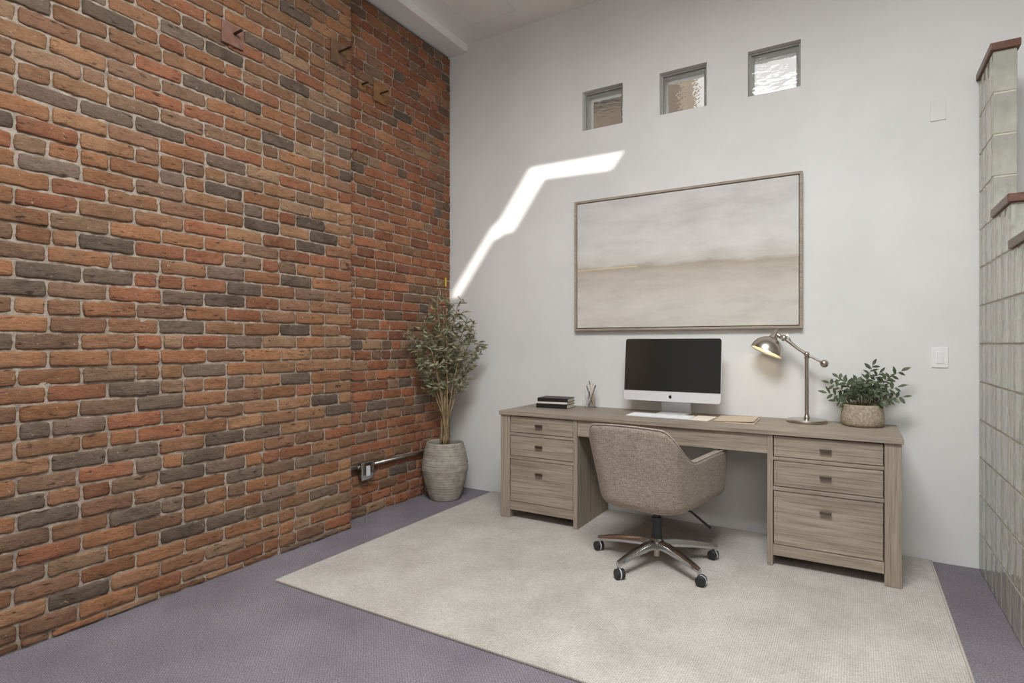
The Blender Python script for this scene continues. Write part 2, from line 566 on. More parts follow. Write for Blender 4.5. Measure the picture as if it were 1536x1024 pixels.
def brickwork(name, face, courses, depth, pal, dark):
    verts, faces, cols = [], [], []
    for (z0, z1, cells) in courses:
        for (y0, y1) in cells:
            L = y1 - y0
            near = y0 > -3.9
            nu = max(3, int(L / (0.013 if near else 0.07)))
            nv = 6 if near else 3
            col = pick(pal)
            if dark and any(y0 <= dy < y1 and z0 <= dz < z1 for dy, dz in dark):
                col = random.choice(GREYS)
            elif random.random() < 0.008:
                col = random.choice(GREYS)
            j = random.uniform(0.87, 1.05)
            c = lin(tuple(min(255, v * j) for v in col))
            sx = random.uniform(-0.003, 0.004)
            tl = random.uniform(-0.002, 0.002)
            seed = random.random() * 50
            base = len(verts)
            gap = 0.005
            ya, yb, za, zb = y0 + gap, y1 - gap, z0 + gap, z1 - gap
            for v_ in range(nv + 1):
                fv = v_ / nv if not near else (0, .10, .3, .5, .7, .90, 1)[v_]
                for u_ in range(nu + 1):
                    fu = u_ / nu
                    if u_ == 1:
                        fu = min(fu, 0.007 / L)
                    elif u_ == nu - 1:
                        fu = max(fu, 1 - 0.007 / L)
                    y = ya + (yb - ya) * fu
                    z = za + (zb - za) * fv + tl * (fu - .5) * 2
                    # rounded corners and a wavy hand-made outline
                    ex, ez = abs(fu - .5) * 2, abs(fv - .5) * 2
                    wy = noise.noise(Vector((seed, z * 60, 3))) * 0.005
                    wz = (noise.noise(Vector((y * 26, seed, 7))) * 0.004 + noise.noise(Vector((y * 90, seed, 9))) * 0.003)
                    if u_ in (0, nu):
                        y += wy + (0.006 * ez ** 6) * (1 if u_ == 0 else -1)
                    if v_ in (0, nv):
                        z += wz + (0.005 * max(0, (abs(y - (ya + yb) / 2) - (L / 2 - 0.022)) / 0.022) ** 2) * (1 if v_ == 0 else -1)
                    x = face + sx
                    n1 = noise.noise(Vector((y * 16 + seed, z * 42, seed)))
                    n2 = noise.noise(Vector((y * 45, z * 90 + seed, seed * 2)))
                    x += n1 * 0.0042 + n2 * 0.0030
                    n3 = noise.noise(Vector((y * 22 - seed, z * 60, seed + 9)))
                    if n3 > 0.36:
                        x -= min(0.004, (n3 - 0.36) * 0.03)
                    if u_ in (0, nu) or v_ in (0, nv):
                        x -= 0.0042
                    elif v_ in (1, nv - 1) and nv > 3:
                        x -= 0.0
                    verts.append((x, y, z))
                    cols.append(c)
            w = nu + 1
            for v_ in range(nv):
                for u_ in range(nu):
                    a = base + v_ * w + u_
                    faces.append((a, a + 1, a + 1 + w, a + w))
            # returns into the wall
            ring = [base + u_ for u_ in range(w)] + [base + v_ * w + nu for v_ in range(1, nv + 1)] + \
                   [base + nv * w + u_ for u_ in range(nu - 1, -1, -1)] + [base + v_ * w for v_ in range(nv - 1, 0, -1)]
            k0 = len(verts)
            for r_ in ring:
                vx = verts[r_]
                verts.append((face - depth, vx[1], vx[2]))
                cols.append(c)
            n = len(ring)
            for q in range(n):
                a, b_ = ring[q], ring[(q + 1) % n]
                faces.append((b_, a, k0 + q, k0 + (q + 1) % n))
    me = bpy.data.meshes.new(name)
    me.from_pydata(verts, [], faces)
    at = me.color_attributes.new('brick_tint', 'FLOAT_COLOR', 'POINT')
    flat = []
    for c in cols:
        flat.extend((c[0], c[1], c[2], 1.0))
    at.data.foreach_set('color', flat)
    me.materials.append(M_brick)
    smooth_faces(me)
    o = bpy.data.objects.new(name, me)
    C.objects.link(o)
    return o

ANCH = []
courses = []
PIT = 0.0722
for k in range(-1, 52):
    z0 = 0.903 + PIT * (k - 12)
    z1 = z0 + PIT
    if z0 > 3.67:
        break
    z0, z1 = max(z0, 0.003), min(z1, 3.662)
    if z1 - z0 < 0.02:
        continue
    off = 0.0 if k % 2 == 0 else 0.11025
    js = [NE]
    y = NE - (0.2205 if off == 0 else 0.11025)
    while y > FR + 0.25:
        js.append(y + random.uniform(-0.009, 0.009))
        if random.random() < 0.13:
            js.append(y - 0.11025 + random.uniform(-0.012, 0.012))
        y -= 0.2205
    js.append(FR + 0.003)
    js.sort()
    cells = [(a, c) for a, c in zip(js, js[1:]) if c - a > 0.03]
    courses.append((z0, z1, cells))
bw = brickwork('bricks', NX, courses, 0.02, PAL_NEAR, DARK)
b = box(B(), -0.25, NX - 0.0085, FR + 0.001, NE - 0.004, 0.001, 3.660)
wl = struct('wall_left', b, M_mortar)
bw.parent = wl

courses = []
for k in range(-13, 40):
    z0 = 0.88 + 0.0731 * k
    z1 = z0 + 0.0731
    if z1 < 0.03 or z0 > 3.655:
        continue
    z0, z1 = max(z0, 0.003), min(z1, 3.660)
    js = [-0.014]
    y = -0.014 - random.uniform(0.05, 0.21)
    while y > NE - 0.0:
        js.append(y)
        y -= random.choice([0.205, 0.205, 0.2, 0.105, 0.11, 0.16]) + random.uniform(-0.012, 0.012)
    js.append(NE - 0.002)
    js.sort()
    cells = [(a, c) for a, c in zip(js, js[1:]) if c - a > 0.03]
    courses.append((z0, z1, cells))
bw = brickwork('bricks', 0.0, courses, 0.02, PAL_FAR, None)
wl2 = struct('wall_left_recess', box(B(), -0.25, -0.0085, NE - 0.002, -0.014, 0.001, 3.658), M_mortar)
bw.parent = wl2
struct('trim_21', box(B(), -0.25, -0.03, FR + 0.001, -0.014, 3.6605, 3.6825), M_dark)  # near-black strip painted in for the shadow under the beam
struct('trim_4', box(B(), -0.25, -0.035, -0.0135, -0.0005, 0.001, 3.6825), M_dark)      # near-black strip painting shade into the corner gap

# ---------------------------------------------------------------- glass block partition
gb, gg = B(), B()
BP = 0.203
steps = [(0.0, 13), (-0.37, 9), (-0.74, 8), (-1.11, 7), (-1.48, 6), (-1.85, 5), (-2.22, 4)]
for (ys, rows) in steps:
    for c in range(2):
        ya = ys - 0.185 * c
        for r in range(rows):
            x0, x1 = GX, GX + 0.092
            box(gb, x0, x1, ya - 0.185 + 0.003, ya - 0.003 if ya < 0 else -0.006, r * BP + 0.004, (r + 1) * BP - 0.004, 0.004, 2)
            box(gg, x0 + 0.004, x1 - 0.004, ya - (0.184 if c == 0 else 0.178), ya - 0.001, (r + 1) * BP - 0.0036, (r + 1) * BP + 0.0036 if r < rows - 1 else rows * BP)
        if c == 0:
            box(gg, GX + 0.004, GX + 0.088, ya - 0.1852, ya - 0.1822, 0, rows * BP - 0.004)
pw = struct('wall_glass_block', gg, M_grout)
obj('glass_blocks', gb, M_gb, pw)
for i, (ys, rows) in enumerate(steps):
    cb = B()
    z0 = rows * BP + 0.0005
    xa, xb, ya, yb = GX - 0.012, GX + 0.104, ys - 0.37 - 0.012, (ys - 0.0005 if i == 0 else ys - 0.0125)
    box(cb, xa, xb, ya, yb, z0, z0 + 0.038, 0.004, 2)
    struct('trim_%d' % (5 + i), cb, M_cherry)

# ---------------------------------------------------------------- rug
RX0, RX1, RY0, RY1 = 0.432, 3.35, -2.068, -0.012
rug = thing('area_rug', 'large beige woven area rug lying on the mauve carpet under the desk', 'rug', ((RX0 + RX1) / 2, (RY0 + RY1) / 2, 0))
hw, hd = (RX1 - RX0) / 2, (RY1 - RY0) / 2
e = 0.011
obj('woven_field', box(B(), -hw + e, hw - e, -hd + e, hd - e, 0.001, 0.012, 0.002), M_rug, rug)
bb = B()
box(bb, -hw, -hw + e, -hd, hd, 0.0008, 0.0119, 0.003, 3)
box(bb, hw - e, hw, -hd, hd, 0.0008, 0.0119, 0.003, 3)
box(bb, -hw + e, hw - e, -hd, -hd + e, 0.0008, 0.0119, 0.003, 3)
box(bb, -hw + e, hw - e, hd - e, hd, 0.0008, 0.0119, 0.003, 3)
obj('edge_binding', bb, M_bind, rug)
RZ = 0.012

# ---------------------------------------------------------------- desk
DX, DF = 2.016, -0.56
desk = thing('desk', 'weathered oak double pedestal desk with six drawers against the white wall', 'desk', (DX, -0.285, RZ))
def dbox(bm, x0, x1, y0, y1, z0, z1, bev=0.0015):
    return box(bm, x0 - DX, x1 - DX, y0 + 0.285, y1 + 0.285, z0 - RZ, z1 - RZ, bev, 2)
obj('tabletop', dbox(B(), 0.845, 3.187, -0.574, -0.006, 0.725, DT, 0.002), M_wx, desk)
# posts
for x0, x1 in ((0.853, 0.926), (1.408, 1.438), (2.57, 2.598), (3.107, 3.179)):
    obj('leg', dbox(B(), x0, x1, DF, DF + 0.065, RZ + 0.001, 0.7245), M_wz, desk)
    obj('leg', dbox(B(), x0, x1, -0.095, -0.026, RZ + 0.001, 0.7245), M_wz, desk)
for x0, x1 in ((0.857, 0.875), (1.414, 1.4365), (2.5715, 2.594), (3.157, 3.175)):
    obj('side_panel', dbox(B(), x0, x1, DF + 0.0655, -0.0955, (RZ + 0.001) if 1.4 < x0 < 2.6 else 0.07, 0.7245), M_wz, desk)
def pedestal(x0, x1, hx):
    # rails between drawers
    rails = [(0.586, 0.605), (0.424, 0.445), (0.071, 0.129)]
    for z0, z1 in rails:
        obj('rail', dbox(B(), x0, x1, DF + 0.002, DF + 0.03, z0, z1), M_wx, desk)
    obj('back_panel', dbox(B(), x0, x1, -0.05, -0.035, 0.075, 0.7245), M_wx, desk)
    obj('bottom_panel', dbox(B(), x0, x1, DF + 0.0305, -0.0505, 0.071, 0.085), M_wx, desk)
    gap = 0.0035
    for (z0, z1, hz) in ((0.605, 0.7215, 0.664), (0.445, 0.586, 0.523), (0.129, 0.424, 0.338)):
        dr = obj('drawer', dbox(B(), x0 + gap, x1 - gap, DF + 0.0045, DF + 0.026, z0 + gap, z1 - gap, 0.0015), M_wx, desk)
        # cabinet interior behind the front
        h = B()
        dbox(h, hx - 0.027, hx + 0.027, DF - 0.0165, DF - 0.0065, hz - 0.008, hz + 0.008, 0.002)
        dbox(h, hx - 0.006, hx + 0.006, DF - 0.0066, DF + 0.0044, hz - 0.005, hz + 0.005, 0.0)
        hd_ = obj('handle', h, M_pewter, dr)
pedestal(0.927, 1.407, 1.159)
pedestal(2.599, 3.106, 2.85)
obj('apron', dbox(B(), 1.4385, 2.5695, DF + 0.004, DF + 0.024, 0.619, 0.7245), M_wx, desk)
obj('back_rail', dbox(B(), 1.4385, 2.5695, -0.05, -0.03, 0.58, 0.7245), M_wx, desk)

# ---------------------------------------------------------------- monitor
mon = thing('computer_monitor', 'silver all-in-one computer with a switched-off black screen on the desk', 'computer', (1.945, -0.185, DT))
tilt = Matrix.Translation((0, -0.035, 0.088)) @ Matrix.Rotation(R(-6.0), 4, 'X')
def rrect(x0, x1, z0, z1, r, n=6, corners=(1, 1, 1, 1)):
    pts = []
    for (cx, cz, a0, on) in ((x1 - r, z0 + r, -90, corners[0]), (x1 - r, z1 - r, 0, corners[1]), (x0 + r, z1 - r, 90, corners[2]), (x0 + r, z0 + r, 180, corners[3])):
        if on:
            for i in range(n + 1):
                a = R(a0 + 90 * i / n)
                pts.append((cx + r * math.cos(a), cz + r * math.sin(a)))
        else:
            pts.append((cx + (r if a0 in (-90, 0) else -r), cz + (r if a0 in (0, 90) else -r)))
    return pts
def plate(bm, pts, y0, y1, mat=None):
    va = [bm.verts.new((mat or Matrix()) @ Vector((x, y0, z))) for x, z in pts]
    vb = [bm.verts.new((mat or Matrix()) @ Vector((x, y1, z))) for x, z in pts]
    bm.faces.new(va)
    bm.faces.new(list(reversed(vb)))
    n = len(pts)
    for i in range(n):
        bm.faces.new((va[i], vb[i], vb[(i + 1) % n], va[(i + 1) % n]))
    return bm
MH, MW, CH = 0.416, 0.316, 0.066
b = plate(B(), rrect(-MW, MW, 0, MH, 0.018), 0.0, 0.010, tilt)
# bulged back shell
prev = None
for (s, y) in ((1.0, 0.010), (0.93, 0.018), (0.75, 0.028), (0.5, 0.036), (0.2, 0.04)):
    pts = rrect(-MW * s, MW * s, MH / 2 - MH / 2 * s, MH / 2 + MH / 2 * s, 0.018 * s)
    ring = [b.verts.new(tilt @ Vector((x, y, z))) for x, z in pts]
    if prev:
        for i in range(len(ring)):
            j = (i + 1) % len(ring)
            b.faces.new((prev[i], prev[j], ring[j], ring[i]))
    prev = ring
b.faces.new(prev)
obj('housing', b, M_alu, mon, angle=30)
obj('screen', plate(B(), rrect(-MW + 0.002, MW - 0.002, CH, MH - 0.002, 0.016, 6, (0, 1, 1, 0)), -0.0025, -0.0002, tilt), M_screen, mon)
# emblem on the chin: rounded fruit outline with a bite and a leaf
def emblem():
    pts = []
    outline = [(0.0, 0.62), (0.16, 0.70), (0.38, 0.74), (0.60, 0.66), (0.74, 0.50),
               (0.58, 0.36), (0.52, 0.14), (0.58, -0.08), (0.80, -0.26),
               (0.70, -0.52), (0.54, -0.78), (0.36, -0.94), (0.20, -0.94), (0.02, -0.88), (-0.16, -0.93), (-0.34, -0.92),
               (-0.54, -0.74), (-0.70, -0.46), (-0.80, -0.10), (-0.80, 0.22), (-0.68, 0.52), (-0.46, 0.70), (-0.22, 0.71)]
    s = 0.0125
    cz = CH / 2 - 0.001
    bm = plate(B(), [(x * s, cz + z * s) for x, z in outline], -0.0012, -0.0001, tilt)
    leaf = [(0.0, 0.78), (0.06, 1.02), (0.22, 1.2), (0.42, 1.28), (0.38, 1.06), (0.22, 0.86)]
    plate(bm, [(x * s, cz + z * s) for x, z in leaf], -0.0012, -0.0001, tilt)
    return bm
obj('emblem', emblem(), M_logo, mon)
# stand: bent aluminium strip
b = B()
prof = [(-0.05, 0.0), (0.112, 0.0), (0.118, 0.004), (0.117, 0.010), (0.050, 0.26), (0.041, 0.258), (0.104, 0.012), (0.098, 0.007), (-0.05, 0.004)]
va = [b.verts.new((-0.098, y + 0.012, z + 0.0006)) for y, z in prof]
vb = [b.verts.new((0.098, y + 0.012, z + 0.0006)) for y, z in prof]
b.faces.new(va)
b.faces.new(list(reversed(vb)))
for i in range(len(prof)):
    j = (i + 1) % len(prof)
    b.faces.new((va[i], vb[i], vb[j], va[j]))
obj('stand', b, M_alu, mon)

# ---------------------------------------------------------------- keyboard, papers
kb = thing('keyboard', 'slim white keyboard lying on the desk in front of the computer', 'keyboard', (1.912, -0.325, DT), R(0.5))
obj('base_plate', box(B(), -0.205, 0.205, -0.078, 0.078, 0.0006, 0.006, 0.002), M_alu, kb)
kproto = None
rowsk = [(-0.062, 0), (-0.038, 1), (-0.013, 2), (0.012, 3), (0.037, 4), (0.06, 5)]
for zy, r in rowsk:
    n = 15
    wdt = 0.39 / n
    widths = [1] * n
    if r == 0:
        widths = [1.3, 1, 1.2, 5.5, 1.2, 1, 1.3, 1.2, 1.3]
    tot = sum(widths)
    x = -0.198
    for wk in widths:
        ww_ = wk / tot * 0.396
        if kproto is None or wk != 1 or r == 0:
            k = obj('key', box(B(), -ww_ / 2 + .0012, ww_ / 2 - .0012, -0.0098, 0.0098, 0, 0.0034, 0.001, 1), M_key, kb)
            if wk == 1 and r != 0:
                kproto = k
        else:
            k = kproto.copy()
            C.objects.link(k)
            k.parent = kb
        k.location = (x + ww_ / 2, zy, 0.0062)
        x += ww_

pad = thing('note_pad', 'cream blank note sheets on the desk between keyboard and folder', 'notepad', (2.17, -0.30, DT), R(-3))
obj('sheet', box(B(), -0.058, 0.058, -0.105, 0.115, 0.0006, 0.005, 0.001), M_paper, pad)
fold = thing('folder', 'open kraft paper folder on the desk beside the lamp base', 'folder', (2.365, -0.295, DT), R(1.5))
obj('back_cover', box(B(), -0.112, 0.118, -0.125, 0.15, 0.0006, 0.0022, 0.0), M_kraft, fold)
pb = B()
for i in range(4):
    box(pb, -0.106, 0.112 + 0.002 * i, -0.12 + 0.001 * i, 0.14, 0.0026 + 0.0016 * i, 0.0038 + 0.0016 * i)
obj('pages', pb, M_paper, fold)
# lifted front cover
b = B()
gx = [(-0.112, 0.0092), (-0.04, 0.011), (0.04, 0.0125), (0.09, 0.0145), (0.114, 0.0175)]
for (ya, yb) in ((-0.126, 0.148),):
    for t_ in range(len(gx) - 1):
        (xa, za), (xb, zb) = gx[t_], gx[t_ + 1]
        vs = [b.verts.new(p) for p in ((xa, ya, za), (xb, ya, zb), (xb, yb, zb), (xa, yb, za), (xa, ya, za + .0014), (xb, ya, zb + .0014), (xb, yb, zb + .0014), (xa, yb, za + .0014))]
        for f_ in ((0, 1, 2, 3), (4, 5, 6, 7), (0, 1, 5, 4), (2, 3, 7, 6), (1, 2, 6, 5), (0, 3, 7, 4)):
            b.faces.new([vs[q] for q in f_])
obj('front_cover', b, M_kraft, fold)

# ---------------------------------------------------------------- books
def book(label, z, h, lx, ly, off, rot, cov, hard=True):
    t_ = thing('book', label, 'book', (1.095 + off[0], -0.185 + off[1], z), R(rot), 'books stacked on the desk')
    c = B()
    ct = 0.003 if hard else 0.0012
    box(c, -lx / 2, lx / 2, -ly / 2, ly / 2, 0.0003, ct, 0.0006, 1)
    box(c, -lx / 2, lx / 2, -ly / 2, ly / 2, h - ct, h, 0.0006, 1)
    box(c, -lx / 2, lx / 2, -ly / 2, -ly / 2 + ct, ct, h - ct)
    obj('cover', c, cov, t_)
    obj('pages', box(B(), -lx / 2 + 0.004, lx / 2 - 0.006, -ly / 2 + ct + .0002, ly / 2 - 0.006, ct + .0002, h - ct - .0002), M_paper, t_)
    return t_
book('thick black hardcover book at the bottom of the desk stack', DT + 0.0003, 0.031, 0.240, 0.165, (0, 0), 3.5, M_book)
book('thin ivory book between the two black books', DT + 0.0317, 0.014, 0.226, 0.155, (0.004, 0.003), 4.5, M_whitebook, False)
book('black hardcover book on top of the desk stack', DT + 0.0461, 0.027, 0.234, 0.160, (0.003, 0.004), 5.5, M_book)

# ---------------------------------------------------------------- pencil cup and its contents
CXc, CYc = 1.335, -0.095
cup = thing('pencil_cup', 'clear acrylic pencil cup holding pens beside the book stack', 'pencil cup', (CXc, CYc, DT))
b = B()
ro, ri, hc = 0.044, 0.0405, 0.123
lathe(b, [(ro - .003, 0.0006), (ro, 0.004), (ro, hc), (ri, hc), (ri, 0.010), (0.001, 0.010)], seg=40)
obj('tumbler', b, M_cup, cup, angle=40)
def stick(name, label, cat, foot, top, r, mat, tipmat=None, tipname='tip', tiplen=0.02, tipr=0.3):
    f, t_ = Vector(foot), Vector(top)
    root = thing(name, label, cat, (CXc + f.x, CYc + f.y, DT + f.z), 0, 'pens in the acrylic cup')
    d = (t_ - f)
    n = d.normalized()
    obj('shaft', tube(B(), [(0, 0, 0), tuple(d - n * tiplen)], r, 8), mat, root)
    if tipmat:
        obj(tipname, tube(B(), [tuple(d - n * (tiplen - .0003)), tuple(d - n * tiplen * .4), tuple(d)], [r, r * 1.1 if tipr > .5 else r * .7, r * tipr], 8), tipmat, root)
zb = 0.0118
def hyp(deg, twist, rb, rt, h):
    a0, a1 = R(deg), R(deg + twist)
    return (rb * math.cos(a0), rb * math.sin(a0), zb), (rt * math.cos(a1), rt * math.sin(a1), h)
stick('paintbrush', 'tallest wooden brush with dark bristles in the acrylic cup', 'paintbrush', *hyp(20, 120, 0.027, 0.030, 0.196), 0.0034, M_pencilwood, M_dark_pen, 'bristles', 0.03, 0.6)
stick('pencil', 'dark brown pencil leaning left in the acrylic cup', 'pencil', *hyp(75, 120, 0.027, 0.036, 0.172), 0.0034, M_dark_pen, M_pencilwood, 'tip', 0.014)
stick('pencil', 'pale natural wood pencil upright at the centre of the cup', 'pencil', *hyp(-35, 120, 0.027, 0.030, 0.176), 0.0036, M_pencilwood, M_grey_pen, 'tip', 0.014)
stick('pen', 'slim grey pen leaning right in the acrylic cup', 'pen', *hyp(-100, 120, 0.027, 0.034, 0.168), 0.0038, M_grey_pen, M_dark_pen, 'cap', 0.03, 0.9)
stick('pen', 'white pen leaning furthest right in the acrylic cup', 'pen', *hyp(-150, 120, 0.027, 0.039, 0.174), 0.0042, M_whitepen, M_whitepen, 'cap', 0.03, 0.9)
stick('pen', 'short dark pen low inside the acrylic cup', 'pen', *hyp(150, 120, 0.027, 0.030, 0.118), 0.0042, M_dark_pen, M_dark_pen, 'cap', 0.03, 0.9)

# ---------------------------------------------------------------- desk lamp
LX, LY = 2.735, -0.135
lamp = thing('desk_lamp', 'brushed nickel desk lamp with dome shade and counterweight arm, switched on', 'lamp', (LX, LY, DT))
b = B()
lathe(b, [(0.102, 0.0006), (0.110, 0.003), (0.111, 0.012), (0.107, 0.0175), (0.030, 0.0205), (0.016, 0.022)], seg=48)
obj('base', b, M_nickel, lamp, angle=35)
b = B()
lathe(b, [(0.0165, 0.0222), (0.0165, 0.032), (0.0125, 0.038), (0.0105, 0.05), (0.0105, 0.378), (0.0155, 0.380), (0.0155, 0.386), (0.010, 0.39)], seg=24)
obj('pole', b, M_nickel, lamp, angle=35)
J = Vector((0.0, 0, 0.404))
CWt = Vector((0.086, -0.002, 0.354))
HDp = Vector((-0.118, -0.012, 0.497))
b = B()
bmesh.ops.create_uvsphere(b, u_segments=20, v_segments=12, radius=0.0165, matrix=Matrix.Translation(J))
obj('joint', b, M_nickel, lamp, smooth=True)
b = B()
da = (HDp - CWt).normalized()
tube(b, [tuple(CWt), tuple(J - da * 0.014)], [0.0065, 0.0075], 14)
tube(b, [tuple(J + da * 0.014), tuple(J + da * 0.06), tuple(HDp - da * 0.03), tuple(HDp)], [0.0100, 0.0092, 0.0105, 0.009], 14)
obj('arm', b, M_nickel, lamp, angle=40)
b = B()
bmesh.ops.create_uvsphere(b, u_segments=20, v_segments=12, radius=0.0235, matrix=Matrix.Translation(CWt + Vector((.006, 0, -.004))))
obj('counterweight', b, M_nickel, lamp, smooth=True)
# shade: axis leans left and slightly towards the room
ax_up = Vector((0.388, 0.20, 0.90)).normalized()
rimc = Vector((2.512 - LX, 0.0, 1.167 - DT))
rot = ax_up.to_track_quat('Z', 'Y').to_matrix().to_4x4()
SM = Matrix.Translation(rimc) @ rot
b = B()
Rr = 0.0965
prof = [(Rr * math.cos(a), Rr * 1.02 * math.sin(a)) for a in [R(v) for v in (0, 8, 16, 26, 36, 46, 56, 66, 75)]]
inner = [(r - 0.0022 if r > .004 else r, z - 0.0015) for r, z in prof]
lathe(b, prof + [(0.018, 0.0975)], seg=48, mat=SM, cap=False)
obj('shade', b, M_nickel, lamp, smooth=True)
t = NT('shade_enamel')
M_enamel = t.fin(lin4((246, 240, 226)), 0.4)
b = B()
lathe(b, [(Rr - 0.0002, 0.0002)] + inner + [(0.0005, 0.092)], seg=48, mat=SM, cap=False)
obj('shade_lining', b, M_enamel, lamp, smooth=True)
b = B()
lathe(b, [(0.027, 0.0955), (0.023, 0.105), (0.0125, 0.150), (0.008, 0.156)], seg=28, mat=SM)
obj('socket_cone', b, M_nickel, lamp, angle=40)
t = NT('lamp_glow')
t.p.inputs['Emission Color'].default_value = (1.0, 0.86, 0.62, 1)
t.p.inputs['Emission Strength'].default_value = 5.0
M_glow = t.fin((1, 0.9, 0.75, 1), 0.5)
b = B()
bmesh.ops.create_uvsphere(b, u_segments=20, v_segments=12, radius=0.034, matrix=SM @ Matrix.Translation((0, 0, 0.036)))
obj('bulb', b, M_glow, lamp, smooth=True)
# yoke between cone and arm
topc = SM @ Vector((0, 0, 0.125))
b = B()
tube(b, [tuple(topc + Vector((0.010, 0, 0))), tuple(topc + Vector((0.03, -.002, -0.020))), tuple(HDp)], [0.010, 0.013, 0.011], 12)
bmesh.ops.create_uvsphere(b, u_segments=16, v_segments=10, radius=0.019, matrix=Matrix.Translation(HDp + Vector((-0.004, 0, 0.004))))
tube(b, [tuple(HDp + Vector((0.0, 0, 0.012))), tuple(HDp + Vector((0.016, 0, 0.022))), tuple(HDp + Vector((0.034, 0, -0.014)))], [0.005, 0.0045, 0.004], 8)
tube(b, [tuple(HDp + Vector((-0.012, -0.026, 0.0))), tuple(HDp + Vector((-0.012, 0.026, 0.0)))], 0.008, 12)
obj('swivel_bracket', b, M_nickel, lamp, angle=40)

# ---------------------------------------------------------------- plants
def leaf(bm, p, d, up, L, w_, droop=0.2):
    d = d.normalized()
    s = d.cross(up)
    if s.length < 1e-3:
        s = Vector((1, 0, 0))
    s.normalize()
    n = s.cross(d)
    rows_ = []
    for t_, ww_ in ((0, 0.08), (0.22, 0.72), (0.5, 1.0), (0.78, 0.62), (1.0, 0.02)):
        c = p + d * (L * t_) - n * (droop * L * t_ * t_)
        rows_.append((bm.verts.new(c - s * w_ * ww_ * .5 + n * w_ * .12), bm.verts.new(c), bm.verts.new(c + s * w_ * ww_ * .5 + n * w_ * .12)))
    for a, c in zip(rows_, rows_[1:]):
        bm.faces.new((a[0], a[1], c[1], c[0]))
        bm.faces.new((a[1], a[2], c[2], c[1]))

PX, PY = 0.203, -0.352
tp = thing('potted_tree', 'tall leafy plant in a ribbed grey pot in the corner by the brick wall', 'plant', (PX, PY, 0))
b = B()
prof = [(0.113, 0.0008), (0.120, 0.006), (0.135, 0.05), (0.155, 0.11), (0.170, 0.17), (0.182, 0.235), (0.180, 0.29), (0.168, 0.35), (0.156, 0.405), (0.147, 0.435),
        (0.146, 0.443), (0.140, 0.447), (0.133, 0.443), (0.131, 0.43), (0.140, 0.39)]
pr2 = []
for (r0, z0), (r1, z1) in zip(prof[:10], prof[1:10]):
    n = max(1, int((z1 - z0) / 0.007))
    for i in range(n):
        f_ = i / n
        z = z0 + (z1 - z0) * f_
        pr2.append((r0 + (r1 - r0) * f_ + 0.0016 * math.sin(z * 520) + 0.0008 * math.sin(z * 911), z))
pr2 += prof[9:]
lathe(b, pr2, seg=64, cap=False)
b.faces.new([v for v in b.verts[:64]][::-1])
obj('pot', b, M_pot, tp, smooth=True)
b = B()
lathe(b, [(0.1385, 0.37), (0.1385, 0.40), (0.08, 0.406), (0.001, 0.408)], seg=40)
obj('soil', b, M_soil, tp, smooth=True)
rs = random.Random(5)
lf = B()
def clampw(p):
    # keep clear of the brick face and the white wall
    x, y = p.x + PX, p.y + PY
    if x < 0.045:
        x = 0.045 + rs.random() * 0.02
    if y > -0.03:
        y = -0.03 - rs.random() * 0.02
    return Vector((x - PX, y - PY, p.z))
RT, FW = Vector((0.8578, 0.514, 0)), Vector((-0.514, 0.8578, 0))
ends = [(-0.255, 1.28, .24), (-0.225, 1.10, .22), (-0.17, 1.40, .20), (-0.08, 1.54, .10), (-0.02, 1.64, .04), (-0.04, 1.48, .0), (0.04, 1.42, .1), (0.07, 1.52, .0), (0.14, 1.40, .03), (0.215, 1.33, .02), (0.24, 1.20, .05),
        (0.12, 1.18, .14), (-0.13, 1.26, .24), (0.0, 1.30, .18)]
